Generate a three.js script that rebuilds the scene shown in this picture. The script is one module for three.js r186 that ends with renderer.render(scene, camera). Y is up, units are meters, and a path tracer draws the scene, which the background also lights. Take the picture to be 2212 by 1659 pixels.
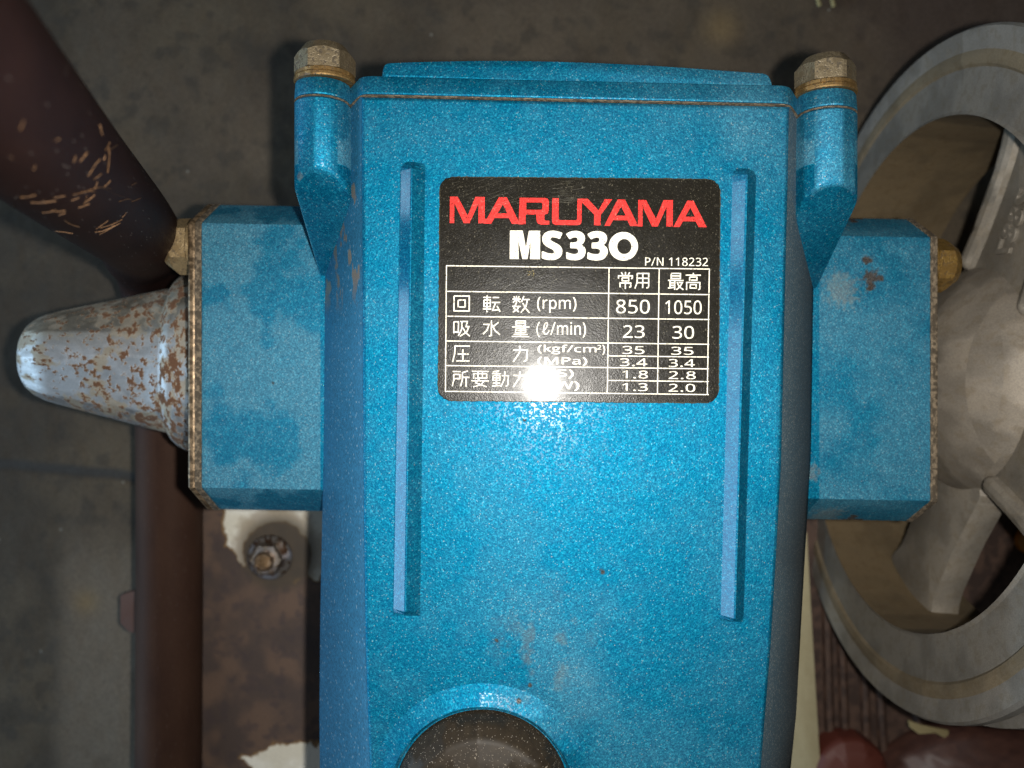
import * as THREE from 'three';
import { mergeGeometries, toCreasedNormals, mergeVertices } from 'three/addons/utils/BufferGeometryUtils.js';
import { FontLoader } from 'three/addons/loaders/FontLoader.js';
import { TextGeometry } from 'three/addons/geometries/TextGeometry.js';
import { RectAreaLightUniformsLib } from 'three/addons/lights/RectAreaLightUniformsLib.js';

// ---------------------------------------------------------------- camera, light, exposure
const H = 0.242;                      // lens to name plate, metres
const TOP = 0.2;                      // height of the pump's flat top over the floor
const F = 1736;                       // focal length in pixels of a 2212 x 1659 picture
const scene = new THREE.Scene();
const camera = new THREE.PerspectiveCamera(2 * Math.atan(829.5 / F) * 180 / Math.PI, 4 / 3, 0.01, 20);
camera.position.set(0, TOP + H, 0);
camera.up.set(0, 0, -1);
camera.lookAt(0, 0, 0);
camera.focus = H + 0.004;
camera.userData.fStop = 10;
scene.add(camera);

const renderer = new THREE.WebGLRenderer({ antialias: true });
renderer.toneMapping = THREE.LinearToneMapping;
renderer.toneMappingExposure = 1;
renderer.shadowMap.enabled = true;
RectAreaLightUniformsLib.init();
scene.background = new THREE.Color().setRGB(0.022, 0.021, 0.019);   // dim room

// the phone's flash, 18 mm beside its lens
const flash = new THREE.SpotLight(new THREE.Color().setRGB(1, 0.96, 0.9), 0.44, 0, 1.05, 0.9, 2);
flash.name = 'phone_flash';
flash.position.set(0.018, TOP + H, 0);
flash.target.position.set(0.012, 0, 0.0);
flash.castShadow = true; flash.shadow.radius = 0.16; flash.shadow.mapSize.set(2048, 2048);
flash.shadow.camera.near = 0.02; flash.shadow.camera.far = 2;
scene.add(flash, flash.target);
// daylight from a doorway far to the left
const door = new THREE.RectAreaLight(new THREE.Color().setRGB(0.8, 0.9, 1.0), 0.3, 2.2, 1.4);
door.name = 'doorway_daylight';
door.position.set(-0.9, 0.85, 0.06);
door.lookAt(0, 0.12, 0.02);
scene.add(door);
// the bright lower half of the same doorway, near the horizon
const sill = new THREE.RectAreaLight(new THREE.Color().setRGB(0.5, 0.76, 1.0), 8.0, 1.3, 0.5);
sill.name = 'doorway_horizon';
sill.position.set(-1.5, 0.37, 0.1);
sill.lookAt(0, 0.2, 0.02);
scene.add(sill);

// ---------------------------------------------------------------- helpers
const V = (x, y, z) => new THREE.Vector3(x, y, z);
// a point seen at pixel (u, v) of the 2212 wide picture, d metres below the pump's flat top
const at = (u, v, d = 0) => V((u - 1106) / F * (H + d), TOP - d, (v - 829.5) / F * (H + d));
function rng(seed) { let a = seed >>> 0; return () => { a = (a + 0x6D2B79F5) | 0; let t = Math.imul(a ^ (a >>> 15), 1 | a); t = (t + Math.imul(t ^ (t >>> 7), 61 | t)) ^ t; return ((t ^ (t >>> 14)) >>> 0) / 4294967296; }; }
function hash(x, y, s) { let h = Math.imul(x, 374761393) + Math.imul(y, 668265263) + Math.imul(s, 974634777); h = Math.imul(h ^ (h >>> 13), 1274126177); return ((h ^ (h >>> 16)) >>> 0) / 4294967296; }
function vnoise(x, y, s) {
  const xi = Math.floor(x), yi = Math.floor(y), fx = x - xi, fy = y - yi, a = fx * fx * (3 - 2 * fx), b = fy * fy * (3 - 2 * fy);
  const p = hash(xi, yi, s), q = hash(xi + 1, yi, s), r = hash(xi, yi + 1, s), t = hash(xi + 1, yi + 1, s);
  return p + (q - p) * a + (r - p) * b + (p - q - r + t) * a * b;
}
function fbm(x, y, s, n = 4) { let v = 0, a = 0.5, w = 0; for (let i = 0; i < n; i++) { v += a * vnoise(x, y, s + i * 17); w += a; a *= 0.5; x = x * 2.03 + 11.3; y = y * 2.03 + 7.7; } return v / w; }
const sm = (a, b, x) => { const t = Math.min(1, Math.max(0, (x - a) / (b - a))); return t * t * (3 - 2 * t); };
const mixA = (a, b, t) => [a[0] + (b[0] - a[0]) * t, a[1] + (b[1] - a[1]) * t, a[2] + (b[2] - a[2]) * t];
const toS = (c) => { c = Math.min(1, Math.max(0, c)); return 255 * (c <= 0.0031308 ? c * 12.92 : 1.055 * Math.pow(c, 1 / 2.4) - 0.055); };
// colour map from a function of metres (fn returns linear rgb), one tile of size sx x sz
function tex(w, h, fn, srgb = true) {
  const d = new Uint8Array(w * h * 4);
  for (let j = 0; j < h; j++) for (let i = 0; i < w; i++) {
    const c = fn((i + 0.5) / w, (j + 0.5) / h, i, j), o = (j * w + i) * 4;
    if (srgb) { d[o] = toS(c[0]); d[o + 1] = toS(c[1]); d[o + 2] = toS(c[2]); } else { d[o] = Math.max(0, Math.min(255, c[0] * 255)); d[o + 1] = Math.max(0, Math.min(255, c[1] * 255)); d[o + 2] = Math.max(0, Math.min(255, c[2] * 255)); }
    d[o + 3] = 255;
  }
  return finishTex(new THREE.DataTexture(d, w, h), srgb);
}
function finishTex(t, srgb) {
  t.wrapS = t.wrapT = THREE.RepeatWrapping; t.magFilter = THREE.LinearFilter; t.minFilter = THREE.LinearMipmapLinearFilter; t.generateMipmaps = true;
  if (srgb) t.colorSpace = THREE.SRGBColorSpace;
  t.needsUpdate = true; return t;
}
const rep = (t, n) => { const c = t.clone(); c.repeat.set(n, n); c.needsUpdate = true; return c; };
const TILE = 0.3;
function boxUV(g, tile = TILE) {
  const p = g.attributes.position, uv = new Float32Array(p.count * 2), a = V(), b = V(), c = V();
  for (let i = 0; i < p.count; i += 3) {
    a.fromBufferAttribute(p, i); b.fromBufferAttribute(p, i + 1); c.fromBufferAttribute(p, i + 2);
    const n = b.clone().sub(a).cross(c.clone().sub(a)), x = Math.abs(n.x), y = Math.abs(n.y), z = Math.abs(n.z);
    [a, b, c].forEach((q, k) => {
      const [s, t] = y >= x && y >= z ? [q.x, q.z] : x >= z ? [q.z, q.y - TOP + 0.02] : [q.x, q.y - TOP + 0.02];
      uv[(i + k) * 2] = s / tile + 0.5; uv[(i + k) * 2 + 1] = t / tile + 0.5;
    });
  }
  g.setAttribute('uv', new THREE.BufferAttribute(uv, 2)); return g;
}
// crease, box-map
function fin(g, crease = 0.6, tile = TILE) {
  for (const k of Object.keys(g.attributes)) if (k !== 'position') g.deleteAttribute(k);
  if (g.index) g = g.toNonIndexed();
  g = toCreasedNormals(g, crease);
  return boxUV(g, tile);
}
// skin over loops of points (each closed); capA, capB close the ends
function loft(loops, capA = true, capB = true) {
  const n = loops[0].length, pos = [], idx = [];
  loops.forEach((l) => l.forEach((p) => pos.push(p.x, p.y, p.z)));
  for (let k = 0; k < loops.length - 1; k++) for (let i = 0; i < n; i++) {
    const a = k * n + i, b = k * n + (i + 1) % n, c = a + n, d = b + n;
    idx.push(a, b, d, a, d, c);
  }
  const cap = (l, base, flip) => {
    const m = V(); l.forEach((p) => m.add(p)); m.divideScalar(n); const ci = pos.length / 3; pos.push(m.x, m.y, m.z);
    for (let i = 0; i < n; i++) { const a = base + i, b = base + (i + 1) % n; flip ? idx.push(ci, b, a) : idx.push(ci, a, b); }
  };
  if (capA) cap(loops[0], 0, true);
  if (capB) cap(loops[loops.length - 1], (loops.length - 1) * n, false);
  const g = new THREE.BufferGeometry(); g.setAttribute('position', new THREE.Float32BufferAttribute(pos, 3)); g.setIndex(idx);
  // outward orientation
  let vol = 0; const A = V(), B = V(), C = V(), P = g.attributes.position;
  for (let i = 0; i < idx.length; i += 3) { A.fromBufferAttribute(P, idx[i]); B.fromBufferAttribute(P, idx[i + 1]); C.fromBufferAttribute(P, idx[i + 2]); vol += A.dot(B.cross(C)); }
  if (vol < 0) { for (let i = 0; i < idx.length; i += 3) { const t = idx[i + 1]; idx[i + 1] = idx[i + 2]; idx[i + 2] = t; } g.setIndex(idx); }
  return g;
}
// rounds the corners of a closed 2-D polygon
function roundPoly(pts, r, seg = 3) {
  const out = [], n = pts.length;
  for (let i = 0; i < n; i++) {
    const p = pts[i], a = pts[(i + n - 1) % n], b = pts[(i + 1) % n], R = Array.isArray(r) ? r[i] : r;
    const da = Math.hypot(a[0] - p[0], a[1] - p[1]), db = Math.hypot(b[0] - p[0], b[1] - p[1]), k = Math.min(R, da * 0.45, db * 0.45);
    const s = [p[0] + (a[0] - p[0]) * k / da, p[1] + (a[1] - p[1]) * k / da], e = [p[0] + (b[0] - p[0]) * k / db, p[1] + (b[1] - p[1]) * k / db];
    if (k < 1e-6) { out.push(p); continue; }
    for (let q = 0; q <= seg; q++) { const t = q / seg, u = 1 - t; out.push([u * u * s[0] + 2 * u * t * p[0] + t * t * e[0], u * u * s[1] + 2 * u * t * p[1] + t * t * e[1]]); }
  }
  return out;
}
// moves a closed 2-D polygon inwards by k towards its own edges
function inset(poly, k) {
  const n = poly.length; let area = 0;
  for (let i = 0; i < n; i++) { const a = poly[i], b = poly[(i + 1) % n]; area += a[0] * b[1] - b[0] * a[1]; }
  const s = area > 0 ? 1 : -1;
  return poly.map((p, i) => {
    const a = poly[(i + n - 1) % n], b = poly[(i + 1) % n];
    let e1 = [p[0] - a[0], p[1] - a[1]], e2 = [b[0] - p[0], b[1] - p[1]];
    const l1 = Math.hypot(...e1) || 1, l2 = Math.hypot(...e2) || 1;
    let nx = -s * (e1[1] / l1 + e2[1] / l2), ny = s * (e1[0] / l1 + e2[0] / l2); const L = Math.hypot(nx, ny) || 1;
    const cosH = Math.max(0.5, L / 2);
    return [p[0] + nx / L * k / cosH, p[1] + ny / L * k / cosH];
  });
}
// prism with a chamfered rim at both ends: poly in (a, b), heights h0..h1, place(a, b, h) -> Vector3
function prism(poly, h0, h1, bev, place, crease = 0.6) {
  const s = Math.sign(h1 - h0), inn = inset(poly, bev), mid = inset(poly, bev * 0.3), L = [];
  L.push(inn.map((p) => place(p[0], p[1], h0)), mid.map((p) => place(p[0], p[1], h0 + s * bev * 0.3)), poly.map((p) => place(p[0], p[1], h0 + s * bev)));
  L.push(poly.map((p) => place(p[0], p[1], h1 - s * bev)), mid.map((p) => place(p[0], p[1], h1 - s * bev * 0.3)), inn.map((p) => place(p[0], p[1], h1)));
  return fin(loft(L), crease);
}
// surface of revolution: profile of [axial, radius], axis from o along dir
function turned(profile, o, dir, seg = 64, crease = 0.5, radius = (r) => r) {
  const z = dir.clone().normalize(), x = Math.abs(z.y) > 0.9 ? V(1, 0, 0) : V(0, 1, 0); x.sub(z.clone().multiplyScalar(x.dot(z))).normalize(); const y = z.clone().cross(x);
  const loops = profile.map(([t, r]) => { const l = []; for (let i = 0; i < seg; i++) { const a = i / seg * Math.PI * 2, R = radius(Math.max(r, 1e-5), a, t); l.push(o.clone().addScaledVector(z, t).addScaledVector(x, R * Math.cos(a)).addScaledVector(y, R * Math.sin(a))); } return l; });
  return { g: loft(loops), seg, loops };
}
function turnedUV(profile, o, dir, seg, crease, du, dv) {      // cylinder-mapped: u around (metres at mean radius), v along
  const { loops } = turned(profile, o, dir, seg, crease); const n = seg, pos = [], uv = [];
  let s = 0; const S = profile.map((p, i) => (s += i ? Math.hypot(p[0] - profile[i - 1][0], p[1] - profile[i - 1][1]) : 0));
  for (let k = 0; k < loops.length - 1; k++) for (let i = 0; i < n; i++) {
    const q = [[k, i], [k, i + 1], [k + 1, i + 1], [k, i], [k + 1, i + 1], [k + 1, i]];
    for (const [a, b] of q) { const p = loops[a][(b + n / 2) % n]; pos.push(p.x, p.y, p.z); uv.push(b / n * du, S[a] * dv); }
  }
  let g = new THREE.BufferGeometry(); g.setAttribute('position', new THREE.Float32BufferAttribute(pos, 3)); g.setAttribute('uv', new THREE.Float32BufferAttribute(uv, 2));
  return toCreasedNormals(g, crease);
}
const used = {};
function numbered(name) { const k = used[name] = (used[name] ?? -1) + 1; return k ? name + '_' + String(k).padStart(3, '0') : name; }
function thing(name, label, category, group) {
  const o = new THREE.Group(); o.name = numbered(name); o.userData = { label, category }; if (group) o.userData.group = group; scene.add(o); return o;
}
function part(name, g, m, parent, label) {
  const o = new THREE.Mesh(g, m); o.name = name; o.castShadow = o.receiveShadow = true; if (label) o.userData.label = label; parent.add(o); return o;
}

// ---------------------------------------------------------------- materials
const spotAt = (x, z, r, sx, sz, seed) => { const q = Math.hypot(x - sx, z - sz) / r; return q > 2 ? 0 : sm(1, 0.35, q + (fbm(x * 900, z * 900, seed, 3) - 0.5) * 1.1); };
const P = (u, v, d = 0) => { const p = at(u, v, d); return [p.x, p.z]; };
const rustSpots = [[...P(1872, 560, 0.04), 0.0024, 1], [...P(1885, 600, 0.04), 0.0042, 2], [...P(1880, 622, 0.04), 0.0022, 3], [...P(1905, 603, 0.04), 0.0012, 4], [...P(1300, 1236), 0.0011, 5], [...P(1073, 1382), 0.0008, 6], [...P(590, 828, 0.04), 0.0009, 7],
  [...P(1132, 907), 0.0006, 8], [...P(1145, 1480), 0.001, 9], [...P(1120, 1512), 0.0009, 19]];
const tanSpots = [[...P(1820, 625, 0.04), 0.008, 11], [...P(663, 398, 0.012), 0.0016, 12], [...P(722, 470, 0.02), 0.003, 13], [...P(690, 545, 0.035), 0.002, 14], [...P(1752, 1020, 0.04), 0.004, 15]];
const dustAt = (x, z) => {
  const n = fbm(x * 46 + 3, z * 46, 5, 5), fine = fbm(x * 260, z * 260, 9, 3);
  let k = 0.015 + 0.11 * sm(0.5, 0.75, n);
  if (x < -0.0672) k = 0.74 - 0.5 * sm(0.47, 0.6, fbm(x * 60 + 9, z * 60, 21, 5));
  else if (x > 0.1078) k = 0.58 - 0.4 * sm(0.42, 0.66, fbm(x * 42 + 5, z * 42, 25, 5));
  else {
    k += 0.11 * sm(-0.03, -0.085, z) * sm(0.35, 0.6, fbm(x * 24, z * 24, 31, 4));
    k += 0.4 * Math.exp(-(((x - 0.016) / 0.02) ** 2 + ((z - 0.088) / 0.022) ** 2)) * sm(0.35, 0.65, n);
    k += 0.22 * sm(0.09, 0.12, z) * sm(0.02, 0.035, x);
    k += 0.3 * sm(0.052, 0.07, x) * sm(-0.02, -0.08, z) * sm(0.4, 0.6, n);
  }
  return Math.min(1, Math.max(0, k + (fine - 0.5) * 0.25));
};
const xz = (a) => (a - 0.5) * TILE;
const paintMap = tex(2048, 2048, (a, b, i, j) => {
  const x = xz(a), z = xz(b), r0 = hash(i, j, 71), r1 = hash(i >> 1, j >> 1, 72), r2 = vnoise(i / 2.6, j / 2.6, 73);
  const g = Math.exp((r0 - 0.5) * 0.6 + (r1 - 0.5) * 0.6 + (r2 - 0.5) * 0.5);
  let c = [0.002 + 0.004 * r1 * r1, 0.148 * g, 0.262 * (0.35 + 0.65 * g)];
  if (r2 > 0.78) c = mixA(c, [0.05, 0.42, 0.58], 0.2);
  const d = dustAt(x, z);
  c = mixA(c, [0.1 * g, 0.225 * g, 0.285 * g], d * 0.66);
  if (r1 > 0.982 - 0.03 * d) c = mixA(c, [0.26, 0.38, 0.42], 0.5);          // dust grains
  if (hash(i >> 1, j >> 1, 77) > 0.9985) c = mixA(c, [0.42, 0.4, 0.34], 0.6);
  const brown = Math.exp(-(((x - 0.010) / 0.012) ** 2 + ((z - 0.081) / 0.014) ** 2)) * sm(0.52, 0.7, fbm(x * 210, z * 210, 44, 4));
  c = mixA(c, [0.16, 0.13, 0.09], brown * 0.4);
  for (const [sx, sz, r, s] of tanSpots) { const q = spotAt(x, z, r, sx, sz, s); if (q > 0) c = mixA(c, [0.3, 0.27, 0.2], q * 0.32 * (0.5 + r0)); }
  for (const [sx, sz, r, s] of rustSpots) { const q = spotAt(x, z, r, sx, sz, s); if (q > 0) c = mixA(c, mixA([0.022, 0.018, 0.015], [0.075, 0.055, 0.042], r1), q * 0.95); }
  return c;
});
const paintORM = tex(1024, 1024, (a, b, i, j) => {
  const x = xz(a), z = xz(b); let d = dustAt(x, z), q = 0;
  for (const [sx, sz, r, s] of rustSpots) q = Math.max(q, spotAt(x, z, r, sx, sz, s));
  return [0, Math.min(1, 0.66 + 0.08 * d + 0.3 * q + (hash(i, j, 81) - 0.5) * 0.1), Math.max(0, 0.92 - 0.5 * d) * (1 - q)];
}, false);
const grainBump = tex(1024, 1024, (a, b, i, j) => {           // hammered grain of the paint, tile 0.1 m
  const w = (k) => { const p = 1024 / k; let x = i / k, y = j / k; const xi = Math.floor(x), yi = Math.floor(y), fx = x - xi, fy = y - yi, A = fx * fx * (3 - 2 * fx), B = fy * fy * (3 - 2 * fy), m = Math.round(p), h = (p0, q0) => hash(((p0 % m) + m) % m, ((q0 % m) + m) % m, 91 + k); return h(xi, yi) + (h(xi + 1, yi) - h(xi, yi)) * A + (h(xi, yi + 1) - h(xi, yi)) * B + (h(xi, yi) - h(xi + 1, yi) - h(xi, yi + 1) + h(xi + 1, yi + 1)) * A * B; };
  const v = 0.28 * w(8) + 0.52 * w(4) + 0.2 * hash(i, j, 95); return [v, v, v];
}, false);
const paintCoat = tex(1024, 1024, (a, b, i, j) => { const w = (k, q) => vnoise(i / k, j / k, q); const v = 0.02 + 0.8 * sm(0.56, 0.74, 0.6 * w(5.5, 96) + 0.4 * w(2.7, 97)); return [v, v, v]; }, false);   // only the crests of the grain are glossy
const paint = new THREE.MeshPhysicalMaterial({ name: 'blue_hammered_paint', map: paintMap, roughnessMap: paintORM, metalnessMap: paintORM, roughness: 1, metalness: 1, bumpMap: rep(grainBump, 3), bumpScale: 0.00008, specularIntensity: 0.25, clearcoat: 0.42, clearcoatRoughness: 0.22, clearcoatMap: rep(paintCoat, 3) });
const ribPaint = paint.clone(); ribPaint.name = 'glossy_blue_paint'; ribPaint.clearcoatMap = null; ribPaint.clearcoat = 0.62; ribPaint.clearcoatRoughness = 0.16;
const sideMap = tex(1024, 1024, (a, b, i, j) => {          // a runs along z, b up
  const z = xz(a), y = xz(b) - 0.02, r = hash(i >> 1, j >> 1, 87), n = fbm(a * 48, b * 48, 88, 4);
  let c = mixA([0.016, 0.125, 0.22], [0.024, 0.15, 0.26], n).map((k) => k * (0.75 + 0.5 * r)); if (r > 0.975) c = mixA(c, [0.35, 0.4, 0.42], 0.5);
  const res = sm(-0.1, -0.08, z) * sm(-0.022, -0.034, z) * sm(0.002, 0.004, -y) * sm(0.6, 0.68, fbm(z * 150, y * 240, 89, 4) + (y < -0.026 ? 0.09 : 0));
  c = mixA(c, mixA([0.3, 0.23, 0.15], [0.16, 0.1, 0.06], n), res * 0.85);
  return c;
});
const sidePaint = new THREE.MeshPhysicalMaterial({ name: 'film_covered_blue_paint', map: sideMap, roughness: 0.5, metalness: 0.35, bumpMap: rep(grainBump, 3), bumpScale: 0.00006 });

const grimyMap = tex(1024, 1024, (a, b, i, j) => {
  const r = hash(i, j, 83), q = hash(i >> 1, j >> 1, 84), n = fbm(a * 30, b * 30, 85, 4);
  let c = mixA([0.034, 0.075, 0.105], [0.055, 0.092, 0.115], n).map((k) => k * (0.5 + r)); if (q > 0.93) c = mixA(c, [0.34, 0.34, 0.31], 0.6); return c;
});
const grimyPaint = new THREE.MeshStandardMaterial({ name: 'grimy_blue_paint', map: rep(grimyMap, 2), roughness: 0.8, bumpMap: rep(grainBump, 3), bumpScale: 0.0001 });

// dirty yellow zinc of the bolts
const boltMap = tex(512, 512, (a, b, i, j) => {
  const n = fbm(a * 26, b * 26, 101, 5), m = fbm(a * 70, b * 70, 105, 3), r = hash(i, j, 103);
  let c = mixA([0.4, 0.32, 0.2], [0.22, 0.17, 0.1], sm(0.35, 0.65, n)); c = mixA(c, [0.06, 0.045, 0.028], sm(0.56, 0.7, m) * 0.8);
  return c.map((q) => q * 0.62 * (0.75 + 0.5 * r));
});
const boltORM = tex(256, 256, (a, b) => { const n = fbm(a * 26, b * 26, 101, 5), m = fbm(a * 70, b * 70, 105, 3); return [0, 0.42 + 0.35 * sm(0.4, 0.65, n), 0.75 - 0.6 * sm(0.5, 0.7, m)]; }, false);
const zincBolt = new THREE.MeshPhysicalMaterial({ name: 'dirty_yellow_zinc', map: rep(boltMap, 6), roughnessMap: rep(boltORM, 6), metalnessMap: rep(boltORM, 6), roughness: 1, metalness: 1, bumpMap: rep(boltMap, 6), bumpScale: 0.0003 });
const goldBolt = zincBolt.clone(); goldBolt.name = 'yellow_zinc'; goldBolt.color.setRGB(1.25, 0.95, 0.42);
const paleBolt = zincBolt.clone(); paleBolt.name = 'pale_dusty_zinc'; paleBolt.color.setRGB(1.9, 1.75, 1.5);
const washerMat = zincBolt.clone(); washerMat.name = 'brassy_washer'; washerMat.color.setRGB(1.25, 0.98, 0.6); washerMat.roughness = 0.75; washerMat.bumpScale = 0.0001;
const rustBolt = zincBolt.clone(); rustBolt.name = 'rusted_zinc'; rustBolt.color.setRGB(0.9, 0.8, 0.75);
// zinc-plated sheet with rust freckles (u around, v along)
const rustCover = (a, b) => { const x = a * 205, z = b * 148; const big = fbm(x * 0.13, z * 0.13, 201, 4), sp = 0.72 * fbm(x * 0.42, z * 0.42, 207, 5) + 0.28 * fbm(x * 1.7, z * 1.7, 209, 3), t = 0.59 - 0.06 * sm(0.4, 0.62, big) + 0.075 * sm(0.45, 0.8, b) - 0.06 * sm(0.42, 0.1, b); return [sm(t, t + 0.03, sp), sm(t + 0.01, t + 0.045, sp), sm(0.48, 0.62, big)]; };
const guardMap = tex(1024, 512, (a, b, i, j) => {
  const [k, core, big0] = rustCover(a, b), big = Math.min(1, big0 + 1.1 * sm(0.5, 0.62, a) * sm(0.98, 0.85, a)), r = hash(i, j, 211), n = fbm(a * 60, b * 30, 213, 4);
  let c = mixA([0.5, 0.5, 0.51], [0.33, 0.325, 0.32], n); c = mixA(c, [0.32, 0.26, 0.17], big * 0.7); c = mixA(c, mixA([0.34, 0.23, 0.12], [0.1, 0.045, 0.02], core), k);
  return c.map((q) => q * (0.85 + 0.3 * r));
});
const guardORM = tex(1024, 512, (a, b, i, j) => { const [k, , big] = rustCover(a, b), n = fbm(a * 90, b * 45, 217, 3); return [0.5 + 0.5 * k + 0.15 * n, 0.46 + 0.2 * n + 0.15 * big + 0.35 * k, 0.95 - 0.9 * k - 0.2 * big]; }, false);
const guardMat = new THREE.MeshPhysicalMaterial({ name: 'rust_freckled_zinc', map: guardMap, roughnessMap: guardORM, metalnessMap: guardORM, roughness: 1, metalness: 1, bumpMap: guardORM, bumpScale: 0.00025 });
// dirty flange and gasket edges
const grimeMap = tex(512, 512, (a, b, i, j) => { const n = fbm(a * 60, b * 60, 221, 4), r = hash(i, j, 223); return mixA([0.05, 0.037, 0.022], [0.17, 0.13, 0.085], sm(0.35, 0.75, n)).map((q) => q * (0.6 + 0.8 * r)); });
const grime = new THREE.MeshStandardMaterial({ name: 'grimy_gasket', map: rep(grimeMap, 5), roughness: 0.85, bumpMap: rep(grimeMap, 5), bumpScale: 0.0006 });
const sheet = new THREE.MeshStandardMaterial({ name: 'dull_zinc_sheet', map: rep(grimeMap, 4), color: new THREE.Color().setRGB(1.7, 1.55, 1.4), roughness: 0.45, metalness: 0.55, bumpMap: rep(grimeMap, 4), bumpScale: 0.0002 });
// black cap with dust
const capMap = tex(1024, 1024, (a, b, i, j) => { const r = hash(i >> 2, j >> 2, 231), q = hash(i >> 1, j >> 1, 232), n = fbm(a * 40, b * 40, 233, 4); let c = mixA([0.013, 0.0095, 0.006], [0.03, 0.022, 0.013], n); if (vnoise(i / 5, j / 5, 236) > 0.9 && r > 0.5) c = mixA(c, [0.3, 0.26, 0.2], 0.7); if (q > 0.992) c = [0.3, 0.27, 0.23]; return c; });
const capMat = new THREE.MeshPhysicalMaterial({ name: 'dusty_black_plastic', map: rep(capMap, 4), roughness: 0.5, specularIntensity: 0.4, bumpMap: rep(capMap, 4), bumpScale: 0.0002 });
// dull cast aluminium
const castMap = tex(1024, 1024, (a, b, i, j) => { const n = fbm(a * 14, b * 14, 241, 5), m = fbm(a * 90, b * 90, 243, 3), r = hash(i, j, 245); let c = mixA([0.2, 0.178, 0.145], [0.29, 0.26, 0.215], sm(0.3, 0.7, n)); c = mixA(c, [0.18, 0.14, 0.085], 0.3 * sm(0.5, 0.75, m) + 0.2 * sm(0.5, 0.7, n)); return c.map((q) => q * (0.8 + 0.4 * r)); });
const cast = new THREE.MeshPhysicalMaterial({ name: 'dull_cast_aluminium', map: rep(castMap, 1.5), roughness: 0.6, metalness: 0.3, bumpMap: rep(castMap, 3), bumpScale: 0.0004 });

// ---------------------------------------------------------------- setting: concrete floor
const floorY = 0;
const FT = 1.4;
const crack = (x, z) => { const zc = 0.048 + 0.1 * (x + 0.25) + 0.006 * (fbm(x * 30, 3, 255, 3) - 0.5); return sm(0.0045, 0.001, Math.abs(z - zc)) * sm(0.42, 0.55, fbm(x * 22, 8, 257, 3) + 0.1); };
const floorMap = tex(2048, 2048, (a, b, i, j) => {
  const x = (a - 0.5) * FT, z = (b - 0.5) * FT;
  const n = fbm(x * 22, z * 22, 251, 6), m = fbm(x * 120, z * 120, 253, 4), f = hash(i, j, 254);
  let c = mixA([0.072, 0.056, 0.038], [0.126, 0.097, 0.062], sm(0.3, 0.7, n));
  c = mixA(c, [0.13, 0.1, 0.07], 0.6 * sm(0.5, 0.72, fbm(x * 14 + 4, z * 14, 259, 4)));
  c = mixA(c, [0.058, 0.048, 0.036], 0.6 * sm(0.52, 0.75, m));
  const sx = x + 0.222 + 0.02 * (fbm(z * 14, 2, 261, 3) - 0.5), pale = sm(0.034, 0.018, Math.abs(sx)) * sm(0.07, 0.12, z) * sm(0.35, 0.55, n + 0.12);
  c = mixA(c, [0.205, 0.172, 0.132], pale * 0.8);
  for (const [px, pz, r] of [[...P(470, 1250, 0.2), 0.012], [...P(185, 1300, 0.2), 0.007], [...P(1560, 60, 0.2), 0.01]]) c = mixA(c, [0.27, 0.19, 0.09], 0.7 * Math.exp(-(((x - px) ** 2 + (z - pz) ** 2) / r / r)));
  c = mixA(c, [0.1, 0.065, 0.05], 0.75 * sm(0.13, 0.24, x) * sm(-0.1, -0.22, z));          // brown stain under the guard
  c = mixA(c, [0.05, 0.048, 0.045], crack(x, z) * 0.95);
  if (hash(i >> 1, j >> 1, 263) > 0.9996) c = [0.25, 0.24, 0.21];
  return c.map((q) => q * 0.64 * (0.8 + 0.4 * f));
});
const floorBump = tex(1024, 1024, (a, b) => { const x = (a - 0.5) * FT, z = (b - 0.5) * FT, v = 0.6 * fbm(x * 60, z * 60, 265, 5) + 0.3 - 0.5 * crack(x, z); return [v, v, v]; }, false);
{
  const g = new THREE.PlaneGeometry(FT, FT, 1, 1); g.rotateX(-Math.PI / 2);
  const uv = g.attributes.uv, p = g.attributes.position; for (let i = 0; i < uv.count; i++) uv.setXY(i, p.getX(i) / FT + 0.5, p.getZ(i) / FT + 0.5);
  const o = new THREE.Mesh(g, new THREE.MeshStandardMaterial({ name: 'stained_concrete', map: floorMap, roughness: 0.9, bumpMap: floorBump, bumpScale: 0.002 }));
  o.name = 'floor'; o.userData = { kind: 'structure', label: 'stained grey concrete floor far below the blue pump' }; o.receiveShadow = true; scene.add(o);
}

// ---------------------------------------------------------------- the pump
const pump = thing('pump', 'blue hammered-paint pump body with black data plate, filling the middle', 'pump');
const seamZ = (x) => -0.08705 + (x + 0.0457) * 0.0228;                  // joint between body and rear cover
const axisZ = (x) => -0.008 + 0.0191 * x;                               // crankshaft
const px = (u, d = 0) => (u - 1106) / F * (H + d), pz = (v, d = 0) => (v - 829.5) / F * (H + d);
const lerpT = (t, v) => { for (let i = 0; i < t.length - 1; i++) if (v <= t[i + 1][0]) { const k = (v - t[i][0]) / (t[i + 1][0] - t[i][0]); return t[i][1] + (t[i + 1][1] - t[i][1]) * Math.max(0, k); } return t[t.length - 1][1]; };
const FL = [[150, 778], [400, 779], [600, 780], [1000, 782], [1200, 784], [1400, 787], [1659, 796], [1950, 808]];
const FR = [[150, 1709], [400, 1705], [600, 1700], [1000, 1691], [1200, 1680], [1400, 1668], [1659, 1647], [1950, 1622]];
const BL = [[150, 703], [600, 702], [1000, 699], [1115, 697], [1400, 692], [1659, 690], [1950, 692]];
const BR = [[150, 1757], [600, 1757], [1000, 1752], [1080, 1748], [1300, 1737], [1659, 1720], [1950, 1695]];
const vs = [205, 300, 400, 500, 600, 800, 1000, 1100, 1200, 1300, 1400, 1520, 1659, 1800, 1950];
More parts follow.
